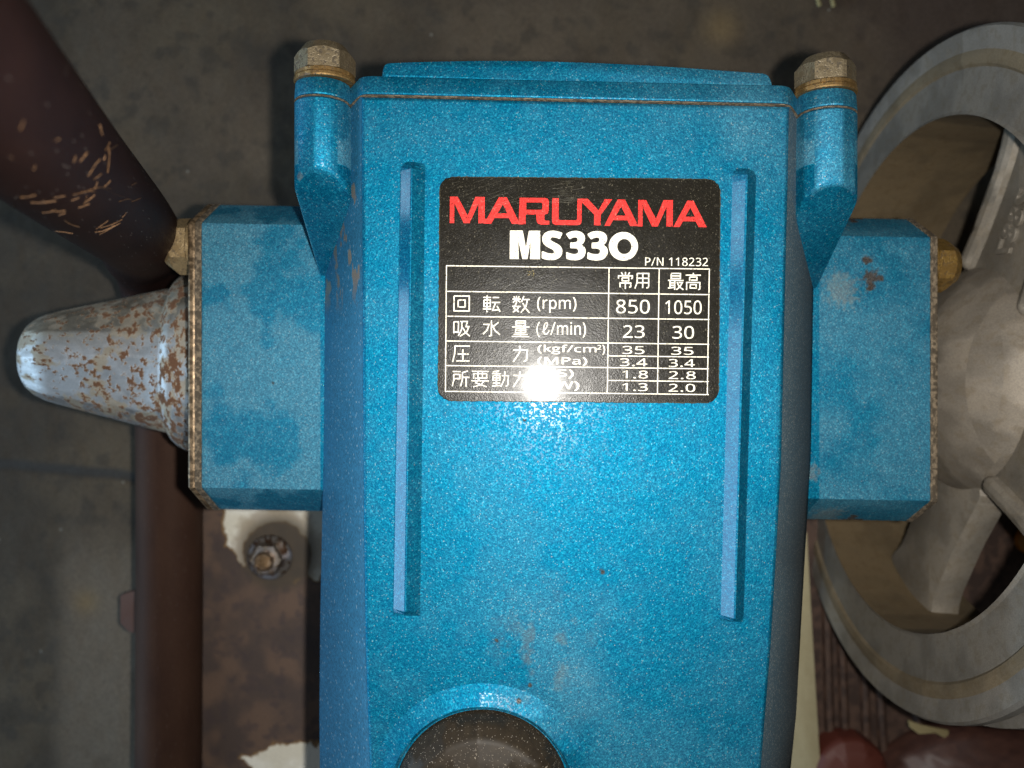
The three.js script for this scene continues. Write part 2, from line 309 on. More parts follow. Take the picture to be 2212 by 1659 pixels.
{
  // one loop of the casting: k = 0 at the flat top's edge, 1 at the foot of the sloping wall
  const loop = (k, d, ins) => {
    const Lp = [], Rp = [];
    for (const v of vs) {
      const z0 = pz(v, 0), xl = px(lerpT(FL, v), 0) * (1 - k) + px(lerpT(BL, v), 0.04) * k + ins, xr = px(lerpT(FR, v), 0) * (1 - k) + px(lerpT(BR, v), 0.04) * k - ins;
      Lp.push(V(xl, TOP - d, v === 205 ? seamZ(xl) + 0.0002 + Math.max(0, ins) : v === 1950 ? z0 - Math.max(0, ins) : z0));
      Rp.push(V(xr, TOP - d, v === 205 ? seamZ(xr) + 0.0002 + Math.max(0, ins) : v === 1950 ? z0 - Math.max(0, ins) : z0));
    }
    return [...Lp.reverse(), ...Rp];
  };
  const mm = 0.001;
  const g = loft([loop(0, 0, 2.6 * mm), loop(0, 0, 1.5 * mm), loop(0, 0.12 * mm, 0.9 * mm), loop(0, 0.5 * mm, 0.35 * mm), loop(0, 1.2 * mm, 0), loop(0.03, 2.2 * mm, 0), loop(1, 40 * mm, 0), loop(1, 44 * mm, -0.6 * mm), loop(1, 125 * mm, -0.6 * mm)], true, true);
  const cg = fin(g, 0.5), cp = cg.attributes.position, order = [[], [], []];
  // the right-hand flank has gathered dark grime: its triangles take the second material
  for (let i = 0; i < cp.count; i += 3) {
    const a = V().fromBufferAttribute(cp, i), n = V().fromBufferAttribute(cp, i + 1).sub(a).cross(V().fromBufferAttribute(cp, i + 2).sub(a)).normalize();
    order[n.x > 0.6 ? 1 : n.x < -0.6 ? 2 : 0].push(i, i + 1, i + 2);
  }
  const body = (list) => { const q = new THREE.BufferGeometry(); for (const k of ['position', 'normal', 'uv']) { const at0 = cg.attributes[k], w = at0.itemSize, arr = new Float32Array(list.length * w); list.forEach((j, m) => { for (let c = 0; c < w; c++) arr[m * w + c] = at0.array[j * w + c]; }); q.setAttribute(k, new THREE.BufferAttribute(arr, w)); } return q; };
  const cc0 = part('crankcase', body(order[0]), paint, pump);
  part('side_wall', body(order[1]), grimyPaint, cc0, 'dull grey grimy flank facing the pulley');
  part('side_wall', body(order[2]), sidePaint, cc0, 'smooth slate blue flank on the pipe side');

  // rear cover: flange in the body's section plus its two bolt ears, and the raised panel
  const ribbon = (poly, t0, t1, bev) => prism(poly, t0, t1, bev, (x, d, t) => V(x, TOP - d - Math.max(0, t - 0.0014) * 0.2, seamZ(x) - t), 0.5);
  const bodySec = roundPoly([[-0.0455, 0], [0.0838, 0], [0.1075, 0.04], [0.1075, 0.11], [-0.067, 0.11], [-0.067, 0.04]], [0.003, 0.003, 0.004, 0.01, 0.01, 0.004], 4);
  const ear = (cx, r) => { const p = []; for (let i = 0; i <= 24; i++) { const a = Math.PI * i / 24; p.push([cx - r * Math.cos(a), 0.0092 - r * Math.sin(a)]); } p.push([cx + r, 0.055], [cx - r, 0.055]); return p; };
  const earL = -0.0592, earR = 0.0984, rL = 0.0085, rR = 0.0088;
  const cov = part('rear_cover', mergeGeometries([ribbon(bodySec, 0.0003, 0.0063, 0.0006), ribbon(ear(earL, rL), 0.00035, 0.0061, 0.0006), ribbon(ear(earR, rR), 0.00035, 0.0061, 0.0006)]), paint, pump);
  const pan = roundPoly([[px(822, 0.002), pz(172, 0.002)], [px(828, 0.002), pz(134, 0.002)], [px(940, 0.002), pz(130, 0.002)], [px(1080, 0.002), pz(128, 0.002)], [px(1230, 0.002), pz(131, 0.002)], [px(1400, 0.002), pz(138, 0.002)], [px(1662, 0.002), pz(157, 0.002)], [px(1676, 0.002), pz(200, 0.002)]], [0, 0.002, 0.03, 0.03, 0.03, 0.03, 0.002, 0], 3);
  part('cover_panel', prism(pan, 0.0016, 0.075, 0.0014, (x, z, d) => V(x, TOP - d, z), 0.5), paint, cov);
  // thin gasket in the joint
  part('gasket', mergeGeometries([ribbon(inset(bodySec, -0.00003), -0.00006, 0.00022, 0.00004), ribbon(inset(ear(earL, rL), -0.00003), -0.00006, 0.00022, 0.00004), ribbon(inset(ear(earR, rR), -0.00003), -0.00006, 0.00022, 0.00004)]), grime, pump);

  // bolt bosses: round on top, cut by a slanting plane in front
  const boss = (cx, r) => {
    const sec = ear(cx, r), k = 0.68, z0 = -0.0649 + (cx > 0 ? 0.0045 : 0), zEnd = (d) => z0 + k * (d - 0.0005), n = sec.length;
    const l0 = sec.map(([x, d]) => V(x, TOP - d, seamZ(x) + 0.00025)), l1 = sec.map(([x, d]) => V(x, TOP - d, zEnd(d) - 0.0012));
    const s1 = inset(sec, 0.0003), s2 = inset(sec, 0.0010);
    return fin(loft([inset(sec, 0.0004).map(([x, d]) => V(x, TOP - d, seamZ(x) + 0.00022)), sec.map(([x, d]) => V(x, TOP - d, seamZ(x) + 0.0007)), l1, s1.map(([x, d]) => V(x, TOP - d, zEnd(d) - 0.0004)), s2.map(([x, d]) => V(x, TOP - d, zEnd(d)))]), 0.5);
  };
  part('bolt_boss', boss(earL, rL), paint, pump); part('bolt_boss', boss(earR, rR), paint, pump);
  // ribs on the flat top
  const rib = (top, bot, w0, w1, high = 1) => {
    const a = at(...top), b = at(...bot), dir = b.clone().sub(a), L = dir.length(); dir.normalize(); const side = V(-dir.z, 0, dir.x).negate(); // +x side
    const prof = [[-1, -0.001], [-1, 0.0002], [-0.93, 0.0003], [-0.12, 0.0030], [-0.03, 0.0032], [0.03, 0.0032], [0.09, 0.0030], [0.93, 0.0003], [1, 0.0002], [1, -0.001]];
    const loopAt = (t, s, hs) => prof.map(([q, h]) => { const w = (w0 + (w1 - w0) * t) * s; return a.clone().addScaledVector(dir, t * L).addScaledVector(side, q * w).setY(TOP + (h > 0 ? h * hs * high : h)); });
    const loops = [];
    loops.push(loopAt(-0.002, 0.55, 0.05), loopAt(0.003, 0.8, 0.3), loopAt(0.010, 0.95, 0.72), loopAt(0.018, 1, 0.95), loopAt(0.03, 1, 1));
    for (let i = 1; i < 10; i++) loops.push(loopAt(i / 10, 1, 1));
    loops.push(loopAt(0.985, 1, 1), loopAt(0.992, 0.97, 0.8), loopAt(1, 0.9, 0.05));
    return fin(loft(loops), 0.08);
  };
  part('rib', rib([893, 352], [879, 1330], 0.0039, 0.0043, 0.98), ribPaint, pump);
  part('rib', rib([1607, 366], [1580, 1343], 0.0037, 0.0036, 1.2), ribPaint, pump);

  // bearing housings either side
  const oct = (ho, hi, dt) => [[-hi, 0.04], [hi, 0.04], [ho, 0.0575], [ho, 0.136], [hi, 0.154], [-hi, 0.154], [-ho, 0.136], [-ho, 0.0575]];
  const octR = (ho, hi, grow = 0) => inset(roundPoly(oct(ho, hi), 0.0007, 2), -grow);
  const along = (z, d, x) => V(x, TOP - d, axisZ(x) + z);
  const cyl = (poly, x0, x1, bev) => prism(poly, x0, x1, bev, along, 0.35);
  part('bearing_housing', cyl(octR(0.0568, 0.0465), -0.04, -0.109, 0.0003), paint, pump);
  part('bearing_housing', cyl(octR(0.0563, 0.0463), 0.08, 0.1469, 0.0003), paint, pump);
  part('gasket', cyl(octR(0.0568, 0.0465, 0.0004), -0.1089, -0.1112, 0.0003), grime, pump);
  part('gasket', cyl(octR(0.0563, 0.0463, 0.0004), 0.1468, 0.1494, 0.0006), grime, pump);
  part('flange_plate', cyl(octR(0.0568, 0.0465, 0.0002), -0.1111, -0.1138, 0.0008), sheet, pump);

  // shaft guard: domed collar and round-nosed cone of zinc-plated sheet
  const tilt = 14 * Math.PI / 180, dir = V(-Math.cos(tilt), Math.sin(tilt), -0.022);
  const O = V(-0.1235, TOP - 0.095, -0.0092);
  const prof = [[-0.008, 0.0385], [0.003, 0.0385], [0.0065, 0.0382], [0.0105, 0.0371], [0.0140, 0.0353], [0.0162, 0.0331], [0.0173, 0.0312], [0.0176, 0.0303], [0.0182, 0.0299], [0.0205, 0.0294], [0.029, 0.0271], [0.041, 0.0238], [0.053, 0.0205], [0.0595, 0.0187], [0.0640, 0.0173], [0.0677, 0.0154], [0.0704, 0.0130], [0.0721, 0.0101], [0.0731, 0.0066], [0.0735, 0.0030], [0.0736, 0]];
  part('shaft_guard', turnedUV(prof, O, dir, 96, 0.6, 1, 9), guardMat, pump, 'zinc-plated cone guard freckled with rust');

  // hexagon bolts with washers
  const bolt = (name, o, dir, turn, mat, s = 1) => {
    const R = 0.0094 * s, ri = 0.0064 * s, hgt = 0.0086 * s, hexR = (a) => R * Math.cos(Math.PI / 6) / Math.cos(((a + turn + Math.PI * 4) % (Math.PI / 3)) - Math.PI / 6);
    const ramp = (r) => Math.max(0, (r - ri) * 1.0);
    const head = turned([[0, 1], [0.0012, 1], [0.004, 1], [hgt * 0.72, 1], [hgt, 0.93], [hgt + 0.0003, 0.8], [hgt + 0.0007, 0.5], [hgt + 0.0008, 0]], o.clone().addScaledVector(dir, 0.0030), dir, 72, 0.5, (r, a, t) => r < 0.1 ? 1e-5 : t > hgt * 0.9 ? Math.min(ri * r / 0.93, hexR(a)) : hexR(a));
    // shape the chamfer: pull the top edge of each corner down
    const pos = head.g.attributes.position, ax = dir.clone().normalize();
    for (let i = 0; i < 72; i++) { const a = i / 72 * Math.PI * 2, k = 72 * 3 + i, p = V().fromBufferAttribute(pos, k); p.addScaledVector(ax, 0.0015 - ramp(hexR(a)) * 0.9); pos.setXYZ(k, p.x, p.y, p.z); }
    const h = part(name, fin(head.g, 0.45), mat, pump);
    const w1 = turned([[0, R * 0.985], [0.0004, R * 1.01], [0.0012, R * 1.01], [0.0015, R * 0.97]], o, dir, 48), w2 = turned([[0.0013, R * 0.93], [0.0017, R * 0.985], [0.0026, R * 0.985], [0.0031, R * 0.9]], o, dir, 48);
    part('washer', mergeGeometries([fin(w1.g, 0.5), fin(w2.g, 0.5)]), mat === zincBolt ? washerMat : mat, h);
    return h;
  };
  bolt('bolt', V(earL + 0.0007, TOP - 0.0095, seamZ(earL) - 0.0061), V(0, 0, -1), 0.35, zincBolt);
  bolt('bolt', V(earR - 0.0004, TOP - 0.0095, seamZ(earR) - 0.0061), V(0, 0, -1), 0.73, zincBolt);
  bolt('bolt', V(-0.1132, TOP - 0.0525, axisZ(-0.11) - 0.0402), V(-1, 0, 0), 0.5236, paleBolt, 1.1);
  bolt('bolt', V(0.1492, TOP - 0.0525, axisZ(0.15) - 0.0382), V(1, 0, 0), 0.45, goldBolt, 1.05);

  // oil cap in its raised collar
  const cc = V(px(1040, -0.006), TOP, pz(1744, -0.006));
  const lip = turned([[-0.003, 0.0345], [0.00008, 0.0342], [0.0002, 0.0328], [0.0005, 0.0315], [0.0010, 0.0303], [0.0016, 0.0292], [0.0020, 0.0285], [0.0022, 0.0280], [0.0020, 0.0275], [0.0013, 0.0271], [-0.0005, 0.0268], [-0.004, 0.0267]], cc, V(0, 1, 0), 96);
  part('filler_collar', fin(lip.g, 0.7), paint, pump);
  const cap = turned([[-0.003, 0.0262], [0.001, 0.0264], [0.003, 0.0262], [0.0052, 0.0254], [0.0072, 0.0240], [0.0088, 0.0222], [0.0102, 0.0202], [0.0109, 0.0165], [0.0113, 0.0095], [0.0114, 0]], cc, V(0, 1, 0), 96);
  part('oil_cap', fin(cap.g, 0.7), capMat, pump, 'dusty black domed filler cap');
}

// ---------------------------------------------------------------- data plate
{
  const bold = await new FontLoader().loadAsync('fonts/droid/droid_sans_bold.typeface.json'), reg = await new FontLoader().loadAsync('fonts/droid/droid_sans_regular.typeface.json');
  const LW = 2048, LH = 1636, c = document.createElement('canvas'); c.width = LW; c.height = LH; const x = c.getContext('2d');
  const S = LW / 1672;                                        // layout below is in units of 1672 x 1336
  x.fillStyle = 'rgb(25,23,18)'; x.fillRect(0, 0, LW, LH);
  x.save(); x.scale(S, S); x.lineJoin = 'round'; x.lineCap = 'round';
  const red = 'rgb(214,52,48)', cream = 'rgb(238,232,214)';
  // brand lettering, drawn on a 2155 wide sketch grid
  x.save(); x.translate(206.5 - 226, 147.5 - 157); x.scale(0.7733, 0.7733);
  const poly = (...rings) => { x.beginPath(); for (const r of rings) { r.forEach(([a, b], i) => i ? x.lineTo(a, b) : x.moveTo(a, b)); x.closePath(); } x.fill('evenodd'); };
  x.fillStyle = red;
  const Aletter = (l, r, y0, y1, foot) => poly([[l, y0], [r, y0], [r + 104, y1], [r + 42, y1], [r + 18, y1 - 44], [l - 34, y1 - 44], [l - 58, y1], [l - 108 + foot, y1]], [[(l + r) / 2, y0 + 54], [(l + r) / 2 + 36, y0 + 124], [(l + r) / 2 - 40, y0 + 124]]);
  const Mletter = (a, b, y0, y1) => poly([[a, y0], [a + 60, y0], [(a + b) / 2 + 4, y0 + 145], [b - 72, y0], [b, y0], [b, y1], [b - 48, y1], [b - 48, y0 + 50], [(a + b) / 2 + 18, y1], [(a + b) / 2 - 26, y1], [a + 34, y0 + 50], [a + 34, y1], [a, y1]]);
  Mletter(107, 375, 168, 371);
  Aletter(484, 543, 169, 373, -5);
  poly([[643, 172], [838, 172], [858, 178], [866, 192], [866, 276], [858, 292], [834, 300], [834, 338], [842, 347], [872, 347], [872, 377], [808, 377], [784, 368], [775, 350], [770, 300], [690, 300], [690, 376], [636, 376]], [[694, 207], [810, 207], [818, 214], [818, 256], [810, 264], [694, 264]]);
  poly([[893, 173], [943, 173], [943, 332], [952, 342], [1078, 342], [1086, 332], [1086, 175], [1166, 176], [1250, 264], [1296, 178], [1354, 178], [1266, 300], [1266, 379], [1216, 379], [1216, 296], [1120, 202], [1120, 356], [1108, 374], [1086, 379], [920, 378], [900, 370], [893, 352]]);
  Aletter(1395, 1452, 179, 382, 8);
  Mletter(1554, 1820, 181, 384);
  Aletter(1932, 1978, 183, 386, 2);
  x.fillRect(375, 336, 20, 35); 
  // model number
  x.fillStyle = cream;
  poly([[570, 424], [668, 424], [694, 555], [716, 424], [803, 424], [803, 643], [726, 643], [730, 500], [706, 643], [668, 643], [634, 500], [640, 643], [570, 643]]);
  const fit = (t, x0, y0, x1, y1, font, extra = 0) => {
    const rings = []; let a0 = 1e9, a1 = -1e9, b0 = 1e9, b1 = -1e9;
    for (const sh of font.generateShapes(t, 200)) { const e = sh.extractPoints(8); rings.push(e.shape, ...e.holes); for (const q of e.shape) { a0 = Math.min(a0, q.x); a1 = Math.max(a1, q.x); b0 = Math.min(b0, q.y); b1 = Math.max(b1, q.y); } }
    x.save(); x.translate(x0, y0); x.scale((x1 - x0) / (a1 - a0), (y1 - y0) / (b1 - b0)); x.beginPath();
    for (const rg of rings) { rg.forEach((q, i) => i ? x.lineTo(q.x - a0, b1 - q.y) : x.moveTo(q.x - a0, b1 - q.y)); x.closePath(); }
    x.fill('evenodd'); if (extra) { x.lineWidth = extra; x.strokeStyle = x.fillStyle; x.stroke(); } x.restore();
  };
  
  fit('S', 824, 430, 966, 642, bold, 14); fit('3', 1010, 430, 1146, 642, bold, 14); fit('3', 1174, 430, 1316, 642, bold, 14);
  x.beginPath(); x.ellipse(1443, 538, 112, 110, 0, 0, 7); x.ellipse(1450, 540, 55, 58, 0, 0, 7); x.fill('evenodd');
  x.restore();
  // everything below in zoom units, origin moved to the plate corner
  x.translate(-226, -157);
  x.fillStyle = cream; x.strokeStyle = cream;
  fit('P/N 118232', 1452, 628, 1826, 678, reg, 0);
  x.lineWidth = 6.2;
  const ln = (a, b, e, f) => { x.beginPath(); x.moveTo(a, b); x.lineTo(e, f); x.stroke(); };
  const yy = (y, X) => y + (X - 272) * 0.0042;
  for (const [y, a] of [[688, 272], [840, 272], [988, 272], [1135, 272], [1211, 1238], [1281, 272], [1357, 1238], [1434, 272]]) ln(a, yy(y, a), 1834, yy(y, 1834));
  ln(272, 688, 272, 1434); ln(1238, 692, 1234, 1438); ln(1536, 693, 1532, 1439); ln(1834, 694, 1828, 1440);
  // table figures and units
  fit('850', 1282, 880, 1482, 962, reg, 0); fit('1050', 1574, 882, 1790, 964, reg, 0); fit('23', 1324, 1032, 1452, 1108, reg, 0); fit('30', 1618, 1034, 1746, 1110, reg, 0);
  const wide = [['35', 1322, 1156, 1452], ['35', 1612, 1158, 1744], ['3.4', 1308, 1229, 1470], ['3.4', 1598, 1231, 1752], ['1.8', 1322, 1301, 1474], ['2.8', 1598, 1303, 1758], ['1.3', 1322, 1376, 1474], ['2.0', 1598, 1378, 1756]];
  for (const [t, a, y, b] of wide) fit(t, a, y, b, y + 47, reg, 1);
  fit('(rpm)', 812, 868, 1046, 962, reg, 0); fit('/min)', 892, 1016, 1104, 1108, reg, 0); 
  x.lineWidth = 6; x.beginPath(); x.moveTo(826, 1020); x.quadraticCurveTo(800, 1062, 826, 1106); x.stroke();
  x.beginPath(); x.moveTo(845, 1076); x.bezierCurveTo(880, 1050, 880, 1016, 866, 1022); x.bezierCurveTo(850, 1030, 848, 1090, 862, 1090); x.bezierCurveTo(874, 1090, 880, 1078, 884, 1070); x.stroke();
  fit('(kgf/cm', 818, 1152, 1168, 1208, reg, 4); fit('2', 1172, 1152, 1196, 1178, reg, 4); fit(')', 1202, 1150, 1218, 1208, reg, 4);
  fit('(MPa)', 818, 1226, 1112, 1276, reg, 4); fit('(PS)', 818, 1298, 1032, 1350, reg, 4); fit('(KW)', 818, 1370, 1066, 1424, reg, 4);
  // characters, each as pen strokes on a grid of 100
  const K = {
    jo: '50,2 50,20|24,4 34,19|76,4 66,19|7,40 7,24 93,24 93,34 86,42|30,35 70,35 70,53 30,53 30,35|17,90 17,65 83,65 83,86 73,89|50,53 50,99',
    you: '18,8 18,60 5,96|18,8 88,8 88,88 74,93|52,8 52,93|18,36 88,36|18,62 88,62',
    sai: '22,4 78,4 78,33 22,33 22,4|22,18 78,18|3,44 97,44|16,44 16,84|44,44 44,98|16,58 44,58|16,72 44,72|3,88 48,83|55,56 90,56 76,80 54,97|60,58 72,80 97,97',
    kou: '50,0 50,13|4,13 96,13|28,24 72,24 72,42 28,42 28,24|10,98 10,55 90,55 90,92 80,96|32,67 68,67 68,87 32,87 32,67',
    kai: '8,7 92,7 92,95|8,95 8,7|8,92 92,92|31,30 69,30 69,70 31,70 31,30',
    ten: '4,14 47,14|8,28 43,28 43,66 8,66 8,28|8,47 43,47|2,80 49,80|25,2 25,98|56,14 92,14|51,42 98,42|72,42 56,88 90,83|80,62 97,95',
    suu: '24,2 24,46|2,20 48,20|9,5 15,14|40,4 33,14|22,22 4,40|27,22 46,38|22,46 10,72 38,93|40,58 30,78 4,95|0,62 49,62|66,2 52,37|60,22 98,22|86,22 78,60 50,97|60,42 73,70 98,97',
    kyu: '8,12 34,12 34,72 8,72|8,12 8,84|44,10 84,10 77,40 93,40 80,72 42,97|54,10 52,56 34,95|58,44 74,74 98,96',
    sui: '50,2 50,90 37,94|5,26 37,26 27,58 4,83|89,14 60,38|54,28 70,62 98,86',
    ryo: '24,2 76,2 76,28 24,28 24,2|24,15 76,15|2,38 98,38|22,49 78,49 78,72 22,72 22,49|22,60 78,60|50,49 50,94|12,83 88,83|2,95 98,95',
    atsu: '12,8 96,8|15,8 14,50 3,97|58,26 58,91|30,53 90,53|22,91 96,91',
    ryoku: '10,28 86,28 82,84 67,92|46,4 44,42 10,95',
    sho: '4,8 48,8|10,25 44,25 44,50 10,50|10,25 10,60 3,95|90,4 59,14 58,60 48,95|58,42 98,42|80,42 80,98',
    yo: '4,6 96,6|14,20 86,20 86,46 14,46 14,20|38,6 38,46|62,6 62,46|46,48 26,74 86,97|70,64 56,84 12,98|2,62 98,62',
    dou: '42,1 6,8|2,18 52,18|8,29 46,29 46,58 8,58 8,29|8,43 46,43|27,6 27,92|6,75 48,75|2,93 53,88|56,30 94,30 90,86 79,94|74,4 72,50 52,97',
  };
  const kan = (k, x0, y0, w, h, lw = 7.5) => { x.lineWidth = lw; x.lineCap = 'butt'; x.lineJoin = 'miter'; for (const st of K[k].split('|')) { x.beginPath(); st.split(' ').forEach((p, i) => { const [a, b] = p.split(',').map(Number); i ? x.lineTo(x0 + a / 100 * w, y0 + b / 100 * h) : x.moveTo(x0 + a / 100 * w, y0 + b / 100 * h); }); x.stroke(); } };
  kan('jo', 1288, 714, 96, 104); kan('you', 1388, 716, 98, 102); kan('sai', 1586, 718, 98, 104); kan('kou', 1690, 718, 98, 104);
  kan('kai', 310, 860, 108, 104); kan('ten', 488, 860, 108, 104); kan('suu', 664, 862, 106, 104);
  kan('kyu', 310, 1008, 106, 102); kan('sui', 488, 1008, 108, 102); kan('ryo', 662, 1010, 108, 100, 6);
  kan('atsu', 310, 1156, 110, 106); kan('ryoku', 662, 1156, 110, 106);
  kan('sho', 310, 1308, 106, 100); kan('yo', 424, 1308, 108, 100, 6.5); kan('dou', 546, 1308, 106, 100, 6.5); kan('ryoku', 664, 1308, 106, 102);
  x.restore();
  // wear: dust grains, rubbed scratches, dirt ring at the edge; also one painted reflection
  const R = rng(4242);
  for (let i = 0; i < 15000; i++) { const v = R(); x.fillStyle = `rgba(${150 + 70 * v | 0},${142 + 68 * v | 0},${120 + 60 * v | 0},${0.06 + 0.34 * R() * R()})`; const s = 2.5 + R() * R() * 8; x.fillRect(R() * LW, R() * LH, s, s * (0.6 + R())); }
  for (let i = 0; i < 9000; i++) { x.fillStyle = `rgba(12,11,9,${0.15 + 0.35 * R()})`; const s = 3 + R() * 6; x.fillRect(R() * LW, R() * LH, s, s); }
  const arcs = (n, cx, cy, w, h, ang, len, al) => { for (let i = 0; i < n; i++) { const a = cx + (R() - 0.5) * w, b = cy + (R() - 0.5) * h, t = ang + (R() - 0.5) * 0.35, l = len * (0.4 + R()); x.strokeStyle = `rgba(225,222,205,${al * R()})`; x.lineWidth = 0.8 + R() * 1.2; x.beginPath(); x.moveTo(a, b); x.quadraticCurveTo(a + Math.cos(t) * l * 0.5 + 4, b + Math.sin(t) * l * 0.5 + 4, a + Math.cos(t) * l, b + Math.sin(t) * l); x.stroke(); } };
  arcs(40, 880, 110, 180, 180, -0.1, 90, 0.4); arcs(45, 260, 160, 420, 240, -0.35, 150, 0.3); arcs(40, 540, 780, 420, 240, -0.45, 130, 0.45); arcs(70, 1180, 900, 330, 300, 1.0, 110, 0.5); arcs(60, 640, 1120, 500, 260, -0.9, 120, 0.35); arcs(50, 1050, 600, 1800, 1300, 1.3, 60, 0.25); arcs(60, 1820, 1420, 350, 300, 1.5, 80, 0.2); arcs(50, 160, 1300, 220, 400, 1.5, 90, 0.35);
  for (let i = 0; i < 90; i++) { const a = 905 + (R() - 0.5) * 70, b = 20 + R() * 120; x.fillStyle = `rgba(205,198,170,${0.10 * R()})`; x.fillRect(a, b, 10 + 30 * R(), 2 + 4 * R()); }  // faint pale reflection at the top centre, painted into the print
  for (let i = 0; i < 40; i++) { x.strokeStyle = `rgba(${200 + 40 * R() | 0},${180 + 40 * R() | 0},110,${0.6 * R()})`; x.lineWidth = 2 + 3 * R(); const a = 672 + (R() - 0.5) * 46, b = 698 + (R() - 0.5) * 40; x.beginPath(); x.moveTo(a, b); x.lineTo(a + (R() - 0.5) * 16, b + (R() - 0.5) * 16); x.stroke(); }
  x.lineWidth = 14; x.strokeStyle = 'rgba(110,98,70,0.4)'; x.strokeRect(0, 0, LW, LH);
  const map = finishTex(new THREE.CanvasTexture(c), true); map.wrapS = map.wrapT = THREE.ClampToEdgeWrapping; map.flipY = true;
  const wear = tex(1024, 818, (a, b, i, j) => {
    const n = fbm(a * 9, b * 7, 301, 4), m = fbm(a * 60, b * 48, 303, 3), h = hash(i, j, 305);
    return [0.5 * fbm(a * 14, b * 11, 307, 3) + 0.3 * vnoise(i / 3, j / 3, 309) + 0.2 * h, 0.15 + 0.13 * n + 0.08 * m + 0.06 * h, 0];
  }, false);
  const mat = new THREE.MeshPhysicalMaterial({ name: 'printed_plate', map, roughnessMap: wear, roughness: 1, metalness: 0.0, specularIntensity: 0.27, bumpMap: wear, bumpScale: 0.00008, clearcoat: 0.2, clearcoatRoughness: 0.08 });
  const w = 0.0846, h = 0.0676, th = 0.00035, seg = 8, r = 0.0042, ring = [], Rr = rng(77);
  for (const [cx, cy, a0] of [[w / 2 - r, h / 2 - r, 0], [-w / 2 + r, h / 2 - r, 1], [-w / 2 + r, -h / 2 + r, 2], [w / 2 - r, -h / 2 + r, 3]]) for (let i = 0; i <= seg; i++) { const a = (a0 + i / seg) * Math.PI / 2; ring.push([cx + r * Math.cos(a), cy + r * Math.sin(a)]); }
  // slightly ragged edge
  const dense = []; ring.forEach((p, i) => { const q = ring[(i + 1) % ring.length], n = Math.max(1, Math.round(Math.hypot(q[0] - p[0], q[1] - p[1]) / 0.0008)); for (let k = 0; k < n; k++) dense.push([p[0] + (q[0] - p[0]) * k / n + (Rr() - 0.5) * 0.00022, p[1] + (q[1] - p[1]) * k / n + (Rr() - 0.5) * 0.00022]); });
  const inn = inset(dense, 0.0002);
  const g = loft([dense.map(([a, b]) => V(a, 0, -b)), dense.map(([a, b]) => V(a, th * 0.7, -b)), inn.map(([a, b]) => V(a, th, -b))]).toNonIndexed();
  const gg = toCreasedNormals(g, 0.15), p = gg.attributes.position, uv = new Float32Array(p.count * 2);
  for (let i = 0; i < p.count; i++) { uv[i * 2] = p.getX(i) / w + 0.5; uv[i * 2 + 1] = 0.5 - p.getZ(i) / h; }
  gg.setAttribute('uv', new THREE.BufferAttribute(uv, 2));
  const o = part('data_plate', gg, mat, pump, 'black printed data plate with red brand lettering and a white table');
  const ctr = at(1251, 626.5, 0); o.position.set(ctr.x, TOP + 0.00005, ctr.z); o.rotation.y = -0.0085;
}

